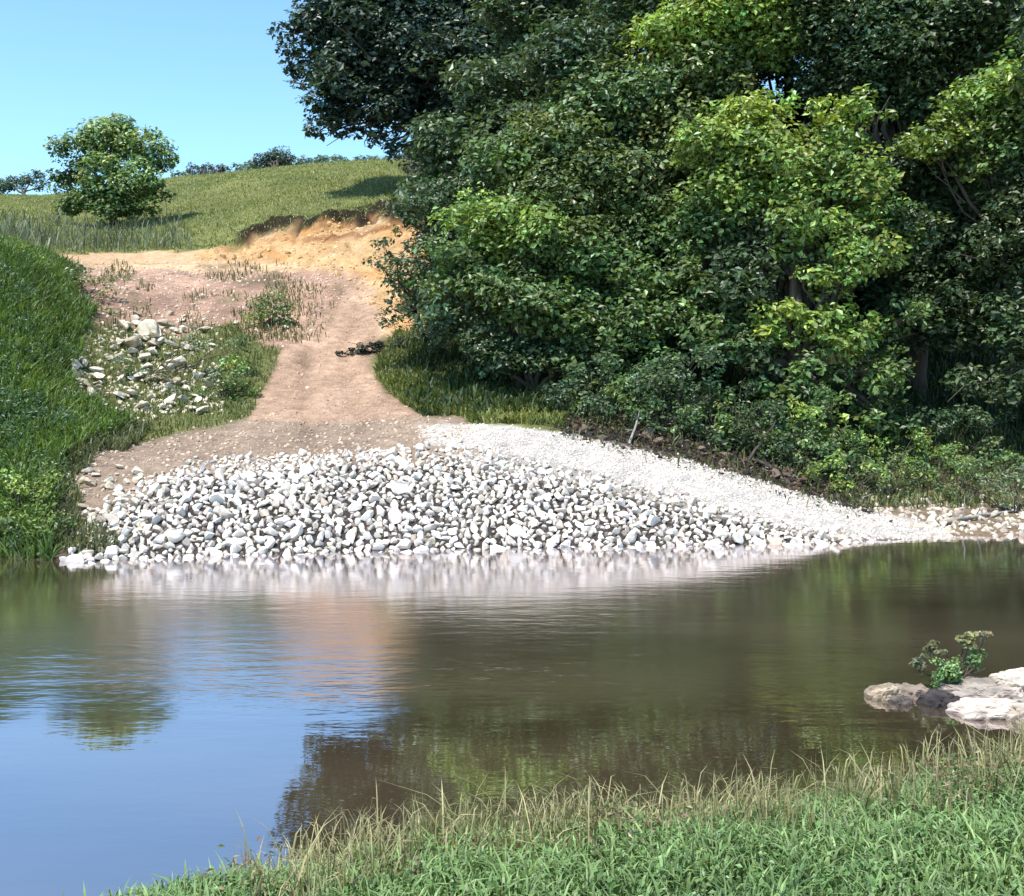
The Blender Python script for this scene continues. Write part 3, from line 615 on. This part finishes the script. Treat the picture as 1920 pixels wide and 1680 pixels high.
# riprap: dart throwing over the slope
cand = 130000
px_ = rng.uniform(122, 1650, cand); s_ = rng.uniform(-.55, 5.6, cand); p_ = surf(px_, s_); qx, qy = proj(p_)
top = np.interp(px_, [122, 180, 225, 270, 330, 420, 600, 850, 960, 1100, 1300, 1500, 1620, 1650], [975, 945, 915, 890, 862, 852, 844, 826, 846, 880, 930, 982, 1007, 1014])
ok = (qy > top + rng.normal(0, 4, cand)) & (rng.random(cand) < np.clip(.12 + (qy - top) / 45, 0, 1) ** 3 + .01 * (px_ > 900)); fade_ = np.clip((qy - top) / 60, 0, 1)[ok]; p_ = p_[ok]; s_ = s_[ok]
sz = np.clip(np.exp(rng.normal(-1.98, .30, len(p_))), .07, .28) * (.62 + .38 * fade_) * (1 + .25 * (rng.random(len(p_)) < .12))
cell = {}; keep = []
for k in range(len(p_)):
    cx, cy = int(p_[k, 0] // .5), int(p_[k, 1] // .5); bad = False
    for a in (-1, 0, 1):
        for b2 in (-1, 0, 1):
            for j in cell.get((cx + a, cy + b2), ()):
                if np.linalg.norm(p_[j] - p_[k]) < .77 * (sz[j] + sz[k]): bad = True; break
            if bad: break
        if bad: break
    if not bad: cell.setdefault((cx, cy), []).append(k); keep.append(k)
keep = np.array(keep); order = keep[np.argsort(-(sz[keep] / p_[keep, 1]))]
big, rest = order[:300], order[300:]
for k in big:
    o = bpy.data.objects.new('riprap_rock', PM[random.randrange(len(PM))]); COL.objects.link(o)
    o.location = (p_[k, 0], p_[k, 1], p_[k, 2] + sz[k] * .3); o.scale = (sz[k] * 1.12,) * 3
    o.rotation_euler = (rng.normal(0, .5), rng.normal(0, .5), rng.uniform(0, 6.3))
    tag(o, 'angular white limestone rock, one of the large ones in the riprap slope over the water', 'rock', 'large riprap rocks on the far slope')
vs, fs, cs, off = [], [], [], 0
Rm = rotm(len(rest))
for t_, k in enumerate(rest):
    v = (PROTO[t_ % 14] * sz[k] * 1.12) @ Rm[t_].T + p_[k] + [0, 0, sz[k] * .3]; vs.append(v); fs.append(IF + off); off += len(v)
    cs.append(np.full((len(v), 3), rng.uniform(.60, 1.08)) * [1, rng.uniform(.94, 1), rng.uniform(.88, 1)])
o = link('riprap', mesh_data('riprap', np.concatenate(vs), tris=np.concatenate(fs), col=np.concatenate(cs)), M_stone)
tag(o, 'mass of smaller pale rocks packed between the large riprap rocks', 'riprap', kind='stuff')
print('riprap', len(keep))
# pebbles filling the riprap, the white gravel and the dirt slope
def scatter(n_, x0, x1, s0, s1, poly, jit=0):
    a = rng.uniform(x0, x1, n_); s = rng.uniform(s0, s1, n_); p = surf(a, s); u, v = proj(p)
    k = inside(u + rng.normal(0, jit, n_) if jit else u, v + (rng.normal(0, jit * .6, n_) if jit else 0), poly); return p[k]
gp1 = scatter(9000, 230, 1650, -.3, 5.8, Z_RIP, 6); gp2 = scatter(26000, 760, 1800, 0, 8, Z_WHITE, 5)
gp3 = scatter(9000, 100, 660, 8, 40, Z_DIRT, 8); gp4 = scatter(5000, 100, 900, 2, 10, Z_TOP, 6); gp5 = scatter(2500, 1560, 2000, -.2, 6, Z_LOW, 6); gp6 = scatter(9000, 430, 840, 5, 34, Z_PATH, 14)
gp8 = scatter(9000, 360, 800, 26, 48, Z_CLAY, 5)
gp7 = scatter(9000, 100, 480, 6, 24, [(115, 700), (190, 610), (400, 620), (420, 760), (240, 790), (120, 770)], 12)
def subs(p, k): return p[rng.permutation(len(p))[:k]]
gp7 = subs(gp7, 700); gp8 = subs(gp8, 900)
gp1, gp2, gp3, gp4, gp5, gp6 = subs(gp1, 1300), subs(gp2, 4500), subs(gp3, 1500), subs(gp4, 1100), subs(gp5, 500), subs(gp6, 1700)
szs = np.concatenate([rng.uniform(.05, .11, len(gp1)), rng.uniform(.02, .065, len(gp2)), rng.uniform(.03, .12, len(gp3)) , rng.uniform(.03, .09, len(gp4)), rng.uniform(.04, .15, len(gp5)), np.exp(rng.normal(-3.6, .45, len(gp6))), rng.uniform(.05, .16, len(gp7)), np.exp(rng.normal(-2.7, .5, len(gp8)))])
cc = lambda p, c, v: np.clip(np.array(c) * rng.uniform(1 - v, 1 + v, (len(p), 1)), 0, 1.1)
cols = np.concatenate([cc(gp1, (.30, .27, .25), .5), cc(gp2, (.92, .90, .88), .22), cc(gp3, (.8, .66, .58), .35), cc(gp4, (.7, .58, .48), .35), cc(gp5, (.75, .68, .62), .3), cc(gp6, (.70, .53, .42), .45), cc(gp7, (.85, .78, .66), .35), cc(gp8, (.80, .56, .30), .4)])
gpos = np.concatenate([gp1, gp2, gp3, gp4, gp5, gp6, gp7, gp8])
o = link('gravel', stones_mesh('gravel', gpos, szs, cols), M_stone)
tag(o, 'loose pale gravel and pebbles strewn over the far bank', 'gravel', kind='stuff')

# boulders on the left slope, at the left foot and along the right shore
BD_ = [mesh_data('boulder', rock_shape(.8, 9, .09), tris=IF, col=WHITE * [.24, .19, .18]) for _ in range(4)]
for m_ in BD_: m_.materials.append(M_boulder)
def put_boulder(px, py, wpx, label, group, tilt=.3, lift=.25, src=None, flat=.85):
    g_ = ground_at(px, py); r = wpx / F * g_[1] * .55
    o = bpy.data.objects.new('boulder', (src or BM_)[random.randrange(len(src or BM_))]); COL.objects.link(o)
    o.location = (g_[0], g_[1], g_[2] + r * lift); o.scale = (r, r * .9, r * flat); o.rotation_euler = (rng.normal(0, tilt), rng.normal(0, tilt), rng.uniform(0, 6.3))
    return tag(o, label, 'boulder', group)
put_boulder(285, 640, 62, 'largest pale boulder heaped with dark gaps on the left slope', 'boulders on the left slope', lift=.5)
put_boulder(240, 655, 45, 'pale boulder wedged beside the largest one on the left slope', 'boulders on the left slope', lift=.4)
put_boulder(330, 690, 46, 'grey boulder just below the largest pale one on the left slope', 'boulders on the left slope', lift=.4)
for k in range(160):
    px = 112 + 300 * rng.random(); py = rng.uniform(610, 785) if px > 190 else rng.uniform(680, 760)
    if px + (785 - py) * .5 > 470: px -= 130
    put_boulder(px, float(np.clip(py, 615, 778)), 12 + 26 * rng.random() ** 1.6, 'pale weathered boulder in the jumble on the grassy left slope', 'jumbled boulders on the grassy left slope', lift=.5, flat=.6)
for k in range(16): put_boulder(rng.uniform(200, 540), 605 + rng.normal(0, 10), rng.uniform(10, 22), 'small pale stone in the row along the foot of the dirt slope', 'stones along the foot of the dirt slope')
for k in range(78):
    px = rng.uniform(118, 270); py = rng.uniform(880, 1054)
    put_boulder(px, py, rng.uniform(11, 30), 'cream coloured rock at the left foot of the riprap by the grass', 'cream rocks at the left foot of the riprap')
for k in range(26): put_boulder(rng.uniform(1740, 1960), rng.uniform(958, 1000), rng.uniform(14, 34), 'pale rock on the low shore at the right border', 'rocks on the low right shore')
for k in range(14): put_boulder(rng.uniform(1200, 1620), 0, 20, '', '') if False else None
for k in range(12):
    px = rng.uniform(1090, 1600); put_boulder(px, np.interp(px, [1050, 1290, 1600], [800, 848, 935]) + rng.uniform(-16, 4), rng.uniform(16, 36), 'brown grey rock fallen below the undercut bank beside the white gravel', 'rocks below the undercut bank', src=BD_)

gl_ = scatter(5000, 1030, 1660, .5, 9, Z_UNDER, 6)
o = link('debris', stones_mesh('debris', gl_, np.exp(rng.normal(-2.75, .5, len(gl_))), np.array([[.07, .045, .036], [.035, .028, .026], [.15, .09, .07], [.05, .045, .045], [.20, .16, .14]])[rng.integers(0, 5, len(gl_))] * rng.uniform(.5, 1.2, (len(gl_), 1))), M_stone)  # clods coloured darker for the shade under the bank
tag(o, 'shade-darkened earth clods and small brown stones crumbled from the undercut bank', 'debris', kind='stuff')
pr_ = scatter(2600, 1030, 1660, .5, 10, Z_UNDER, 8)
rparts = []
for k in range(70):
    a_ = pr_[k] + [0, 0, .05]; rparts.append(limb(a_, a_ + rng.normal(0, .35, 3) * [1, .6, .5] + [0, -.12, .12], rng.uniform(.008, .03), .004, 5, 6, .08))
v, q_ = join(rparts); o = link('roots', mesh_data('roots', v, quads=q_, smooth=True), M_pale_wood); tag(o, 'tangle of exposed roots and twigs in the undercut bank', 'roots', kind='stuff')

ll_ = subs(scatter(16000, 1020, 1680, .5, 10, Z_UNDER, 20), 5200); ll_ = ll_ + np.array([0, 0, 1]) * (rng.random((len(ll_), 1)) ** 3 * .35 + .02)
lc_ = np.array([[.09, .06, .035], [.16, .11, .06], [.06, .09, .03], [.09, .14, .04], [.05, .035, .025]])[rng.integers(0, 5, len(ll_))] * rng.uniform(.5, 1.4, (len(ll_), 1))
o = link('leaf_litter', leaf_mesh('leaf_litter', ll_, unit(rng.normal(0, .5, (len(ll_), 3)) + [0, -.1, .8]), rng.uniform(.06, .17, len(ll_)), lc_, .55), M_leaf); tag(o, 'fallen leaves and small weeds strewn over the undercut bank', 'leaf litter', kind='stuff')
pD = subs(scatter(9000, 1060, 1660, .5, 10, Z_UNDER, 22), 1500)

# driftwood and fallen branches under the bank
for k, (x0, y0, x1, y1, r_, lab) in enumerate([(1230, 800, 1320, 745, .06, 'pale bare branch propped against the undercut bank'), (1400, 870, 1455, 790, .05, 'dark stick leaning in the dark hollow left of the green shrub'), (1375, 850, 1500, 905, .07, 'dark log lying along the foot of the dark hollow'), (1180, 835, 1195, 790, .05, 'short pale stub standing at the gravel edge'), (1560, 915, 1640, 905, .06, 'brown log half buried at the right end of the undercut bank'), (1760, 985, 1900, 962, .07, 'grey drift log lying on the low right shore')]):
    a = ground_at(x0, y0); b_ = ground_at(x1, y1 if y1 > y0 - 25 else y0 - 8); 
    if y1 < y0 - 25: b_ = P(x1, y1, a[1] + .4)
    parts = [limb(a, b_, r_, r_ * .5, 8, 8, .03)]
    for _ in range(3):
        s0 = a + (b_ - a) * rng.uniform(.3, .9); parts.append(limb(s0, s0 + rng.normal(0, .3, 3) + [0, 0, .25], r_ * .35, r_ * .12, 5, 5, .06))
    v, q_ = join(parts); o = link('fallen_branch', mesh_data('fallen_branch', v - a, quads=q_, smooth=True), M_pale_wood if k in (0, 3, 5) else M_bark, loc=a + [0, 0, r_ * .6]); tag(o, lab, 'branch', 'driftwood under the far bank')

# ------------------------------------------------------------------ grass
def grass_on(name, label, p, h, wd, c0, c1, lean=.35, tip=None, ps=1.8):
    n_ = len(p); t = rng.uniform(0, 1, (n_, 1)) ; pat = (fbm(p[:, 0] / ps, p[:, 1] / ps, 17) * 1.6 + .5)[:, None]
    t = np.clip(.5 * t + .5 * pat, 0, 1); col = np.array(c0) * (1 - t) + np.array(c1) * t
    col = col * rng.uniform(.55, 1.45, (n_, 1))
    hh = h[0] + (h[1] - h[0]) * rng.random(n_) ** 1.5; ww = rng.uniform(wd[0], wd[1], n_)
    o = link(name, blade_mesh(name, p, hh, ww, np.clip(col, .005, .6), lean, None if tip is None else np.clip(col * tip + .02, 0, .7)), M_grass)
    return tag(o, label, 'grass', kind='stuff')
def region(n_, x0, x1, s0, s1, test):
    a = rng.uniform(x0, x1, n_); s = s0 + (s1 - s0) * rng.random(n_); p = surf(a, s); u, v = proj(p)
    return p[test(u + 30 * fbm(p[:, 0] / 1.5, p[:, 1] / 1.5, 41), v + 16 * fbm(p[:, 0] / 1.5, p[:, 1] / 1.5, 51), s)]
bare = lambda u, v: inside(u, v, Z_CLAY) | inside(u, v, Z_PATH) | inside(u, v, Z_STRIP) | inside(u, v, Z_TOP) | inside(u, v, Z_WHITE) | inside(u, v, Z_RIP) | inside(u, v, Z_DIRT)
left_edge = lambda v: np.interp(v, [440, 480, 560, 620, 700, 760, 800, 850, 900, 1000, 1060], [100, 118, 145, 165, 125, 165, 240, 140, 105, 105, 100])
pL = region(145000, -350, 260, -.1, 30, lambda u, v, s: (u + 70 * fbm(u / 22, v / 22, 151) < left_edge(v)))
grass_on('tall_grass', 'dense tall deep green grass covering the left bank down to the water', pL, (.2, .75), (.025, .06), (.040, .095, .034), (.16, .24, .05), .55, ps=3.2)
dry_ = subs(pL, 1500); grass_on('dry_stems', 'scattered straw coloured stems in the tall grass of the left bank', dry_, (.5, 1.1), (.012, .025), (.22, .20, .10), (.36, .32, .18), .3)
pw2 = region(30000, -350, 230, .1, 17, lambda u, v, s: (u < left_edge(v) + 12) & (noise2(u / 40, v / 30, 33) > .55))
pw2 = subs(pw2, 6500); pw2 = np.repeat(pw2, 3, 0); pw2 = pw2 + rng.normal(0, .09, pw2.shape) + np.array([0, 0, 1]) * rng.uniform(.15, .65, (len(pw2), 1))
u2, v2_ = proj(pw2); low_ = smooth(820, 930, v2_)[:, None]
wc2 = (np.array([.05, .11, .045]) * (1 - low_) + np.array([.16, .23, .05]) * low_) * rng.uniform(.5, 1.5, (len(pw2), 1))
o = link('bank_weeds', leaf_mesh('bank_weeds', pw2, unit(rng.normal(0, .5, (len(pw2), 3)) + [0, -.3, .8]), rng.uniform(.07, .17, len(pw2)), wc2, .45), M_leaf); tag(o, 'broad leaved weeds mixed through the tall grass of the left bank', 'weeds', kind='stuff')
pB = region(26000, 110, 620, 5, 28, lambda u, v, s: ~bare(u, v) & (v > 600) & (v < 830))
grass_on('slope_grass', 'patchy olive grass among the boulders left of the path', subs(pB, 9000), (.08, .30), (.02, .05), (.06, .10, .025), (.19, .20, .07), .5)
pK = region(26000, 60, 360, .2, 12, lambda u, v, s: (v > 800) & (v < 1045) & (u > left_edge(v) - 30) & (u < left_edge(v) + 150 * noise2(u / 60, v / 60, 15) ** 1.5 + 10))
grass_on('weeds', 'grey green weeds straggling over the dirt beside the left grass bank', subs(pK, 4200), (.10, .5), (.02, .05), (.07, .10, .04), (.19, .19, .09), .55)
pS = region(5000, 300, 640, 18, 34, lambda u, v, s: (v > 540) & (v < 640) & (u > 420 + (620 - v)) & (rng.random(len(u)) < np.clip((625 - u) / 90, 0, 1)))
pS = np.concatenate([subs(pS, 1000), subs(region(30000, 120, 620, 14, 40, lambda u, v, s: inside(u, v, Z_DIRT) & (noise2(u / 45, v / 18, 19) > .62)), 1500)])
grass_on('sparse_grass', 'thin grass tufts on the dirt slope beside the path', pS, (.12, .45), (.03, .06), (.07, .10, .03), (.2, .19, .08), .4)
pH = region(120000, -250, 1000, 18, 108, lambda u, v, s: ~bare(u, v) & ((v < 480) | (s > 37)))
grass_on('hill_grass', 'meadow grass covering the hill above the clay bank', pH, (.08, .28), (.03, .08), (.125, .185, .06), (.30, .30, .115), .8, ps=9)
pT = region(9000, -100, 420, 30, 60, lambda u, v, s: ~bare(u, v) & (v < 482) & (v > 415) & (u < 350))
grass_on('tall_weeds', 'grey green weeds standing along the far edge of the terrace', subs(pT, 1600), (.4, 1.6), (.04, .10), (.08, .11, .065), (.20, .21, .13), .45)
pU = region(30000, 690, 1080, 6, 15, lambda u, v, s: ~bare(u, v) & inside(u, v, [(690, 670), (1060, 690), (1060, 800), (860, 795), (760, 770)]))
grass_on('strip_grass', 'olive grass strip coloured as sunlit below the trees beside the path', pU, (.10, .42), (.03, .06), (.09, .14, .03), (.30, .30, .10), .6)  # blade colours brightened to look sunlit where the strip is partly shaded
pP = region(14000, 690, 860, 9, 22, lambda u, v, s: (u > np.interp(v, [620, 660, 700, 760], [745, 715, 712, 760])) & (v > 625) & (v < 765))
grass_on('path_edge_grass', 'ragged grass at the right edge of the path under the slender tree', pP, (.10, .42), (.03, .06), (.06, .10, .03), (.20, .21, .08), .6)
pR = region(30000, 1560, 2100, 1.0, 11, lambda u, v, s: ~bare(u, v) & (v > 780) & (v < 955))
grass_on('shore_grass', 'light green weeds and grass on the low right shore', subs(pR, 6000), (.10, .45), (.02, .06), (.06, .11, .03), (.22, .23, .10), .7)
pF = region(26000, 760, 2100, 8, 24, lambda u, v, s: ~bare(u, v))
grass_on('undergrowth', 'dark undergrowth on the floor of the wood', pF, (.2, .8), (.04, .10), (.02, .045, .015), (.06, .09, .03), .5)
grass_on('bank_tufts', 'thin olive tufts growing out of the undercut bank', pD, (.12, .5), (.02, .05), (.05, .08, .025), (.18, .18, .07), .6)
# near bank
n_ = 230000
x = rng.uniform(-6, 9, n_); y = rng.uniform(4.5, 16, n_); z, d_ = near_h(x, y); p = np.stack([x, y, z], -1); u, v = proj(p)
vis = (u > -150) & (u < 2080) & (v < 1850) & (v > 1200)
nz = fbm(x / 1.6, y / 1.6, 201)
lawn = vis & (d_ > .55 + .8 * nz) & (rng.random(n_) < .8)
grass_on('lawn_grass', 'short bright green grass on the near bank in the foreground', p[lawn], (.05, .22), (.010, .026), (.046, .100, .026), (.20, .28, .10), .65, tip=1.4)
cl3 = np.clip(.55 + 3.2 * fbm(x / .5, y / .5, 205), .03, 1.6)
edge = vis & (d_ > -.05) & (d_ < 2.2 + 1.6 * nz) & (rng.random(n_) < .29 * cl3) & (u > 420 + 200 * nz)
pe = p[edge]
wd_ = vis & (u > 420) & (d_ > .1) & (d_ < 2.2) & (rng.random(n_) < .10 * np.clip(.4 + 4 * fbm(x / .7, y / .7, 207), 0, 1.6))
pw_ = p[wd_]; pw_ = np.repeat(pw_, 5, 0); pw_ = pw_ + rng.normal(0, .05, pw_.shape) + np.array([0, 0, 1]) * rng.uniform(.03, .38, (len(pw_), 1)) * np.repeat(np.clip(.5 + 2.5 * fbm(x / .9, y / .9, 209), .2, 1.3)[wd_], 5)[:, None]
wc_ = np.array([[.10, .17, .05], [.16, .20, .08], [.24, .19, .10], [.17, .11, .07]])[rng.integers(0, 4, len(pw_))] * rng.uniform(.6, 1.5, (len(pw_), 1))
o = link('weeds', leaf_mesh('weeds', pw_, unit(rng.normal(0, .6, (len(pw_), 3)) + [0, -.2, .8]), rng.uniform(.025, .075, len(pw_)), wc_, .5), M_leaf); tag(o, 'mixed green and brownish leafy weeds along the near water edge', 'weeds', kind='stuff')
grass_on('bank_grass', 'taller brownish grass along the near water edge', pe, (.06, .56), (.006, .018), (.10, .13, .040), (.34, .28, .15), .5, tip=1.35)
stk = p[vis & (d_ > .1) & (d_ < 2.6) & (rng.random(n_) < .026 * cl3) & (u > 560)]
grass_on('seed_stalks', 'thin straw coloured seed stalks rising over the near bank grass', stk, (.20, .75), (.006, .013), (.30, .25, .14), (.42, .36, .22), .22)
lf = vis & (d_ > .9) & (rng.random(n_) < .22)
pl = p[lf] + np.array([0, 0, 1]) * rng.uniform(.02, .16, (lf.sum(), 1))
cl2 = np.array((.11, .20, .06)) * rng.uniform(.6, 1.7, (len(pl), 1)); 
o = link('clover', leaf_mesh('clover', pl, unit(rng.normal(0, .5, (len(pl), 3)) + [0, -.1, 1]), rng.uniform(.03, .07, len(pl)), cl2, .7), M_leaf); tag(o, 'small broad leaved weeds growing through the foreground grass', 'ground cover', kind='stuff')

# ------------------------------------------------------------------ ledge stones and shrub at the right of the river
IV4, IF4 = ico(5)
def slab(px, py, wpx, hm, depth, label, tint, name='ledge_stone', zb=-.25, rot=0):
    Y = (CAMZ) * F / (py - HY); wm = wpx / F * Y / 2; v = IV4.copy()
    v = np.sign(v) * np.abs(v) ** .62
    v = v / np.abs(v).max(axis=0)
    off = rng.uniform(0, 40)
    v = v * (1 + .45 * (noise2(v[:, 0] * 2 + off, v[:, 1] * 2 + v[:, 2] * 1.3, 9) - .5) + .22 * (noise2(v[:, 0] * 6 + off, v[:, 1] * 6 + v[:, 2] * 4, 8) - .5))[:, None]
    lay = np.round(v[:, 2] * 3.5 + 1.2 * noise2(v[:, 0] * 1.5 + off, v[:, 1] * 1.5, 14)) ; v = v * (1 + np.array([.10, .10, 0]) * (hash2(lay.astype(int), lay.astype(int) * 0 + int(off), 3) - .5)[:, None] + .06 * (noise2(v[:, 0] * 15 + off, v[:, 1] * 15 + v[:, 2] * 11, 18) - .5)[:, None])
    v[:, 0] *= 1 + .25 * v[:, 1] * rng.uniform(-1, 1)
    v = v * np.array([wm, depth, (hm - zb) / 2]) + [0, 0, (hm + zb) / 2]
    o = link(name, mesh_data(name, v, tris=IF4, col=np.array(tint)[None] * (1 + .9 * (noise2(v[:, 0] * 9 + off, v[:, 2] * 14 + v[:, 1] * 9, 12) - .5))[:, None] * (1 - .35 * (v[:, 2:3] < .035))), M_stone)
    o.location = ((px - CX) / F * Y, Y, 0); o.rotation_euler = (0, 0, rot); return tag(o, label, 'stone', 'ledge stones by the near bank')
slab(1655, 1306, 66, .14, .2, 'small cream stone at the tip of the ledge in the water', (.62, .58, .50), rot=.3)
slab(1712, 1300, 76, .10, .3, 'low grey stone between the cream tip stone and the dark stone', (.42, .38, .36))
slab(1768, 1322, 70, .17, .2, 'black stone under the small bush on the ledge', (.05, .045, .05))  # near-black stone filling the gap between the pale ones
slab(1850, 1336, 125, .15, .3, 'pale slab at the front of the ledge', (.66, .60, .56), rot=.1)
slab(1840, 1300, 150, .17, .4, 'grey slab carrying the small bush', (.38, .35, .33))
slab(1935, 1306, 120, .34, .4, 'pale layered stone at the right border on top of the ledge', (.78, .73, .67))
slab(1880, 1318, 90, .20, .2, 'grey flat stone between the bush and the layered stone', (.52, .48, .45))
slab(1690, 1318, 40, .07, .15, 'little dark wet stone just off the cream tip stone', (.16, .14, .13))
slab(1960, 1346, 150, .17, .25, 'pale low stone cut by the right border below the layered stone', (.62, .56, .51))
bY = 15.6
root = empty('small_bush', ((1795 - CX) / F * bY, bY, .15)); tag(root, 'small leafy bush growing on the ledge stones at the right of the river', 'shrub')
bb = np.array(root.location)
cl_ = [tuple(P(a, b2, bY + c)) + (r, .9, t) for a, b2, c, r, t in [(1790, 1250, 0, .24, (.17, .25, .09)), (1840, 1240, .1, .22, (.15, .23, .08)), (1750, 1225, 0, .16, (.12, .13, .06)), (1820, 1205, .1, .16, (.16, .18, .08)), (1850, 1195, 0, .11, (.2, .19, .11)), (1725, 1250, 0, .12, (.12, .12, .06)), (1770, 1275, -.1, .18, (.10, .17, .05))]]
parts = [limb(bb - [0, 0, .05], np.array(c[:3]) + rng.normal(0, .08, 3), .012, .004, 5, 6, .06) for c in cl_ for _ in range(3)]
v, q_ = join(parts); link('stems', mesh_data('stems', v - bb, quads=q_, smooth=True), M_bark, root)
c, nr, sz_, co = crown_leaves(cl_, .06, LT, 4.5)
link('foliage', leaf_mesh('foliage', c - bb, nr, sz_, co), M_leaf, root)
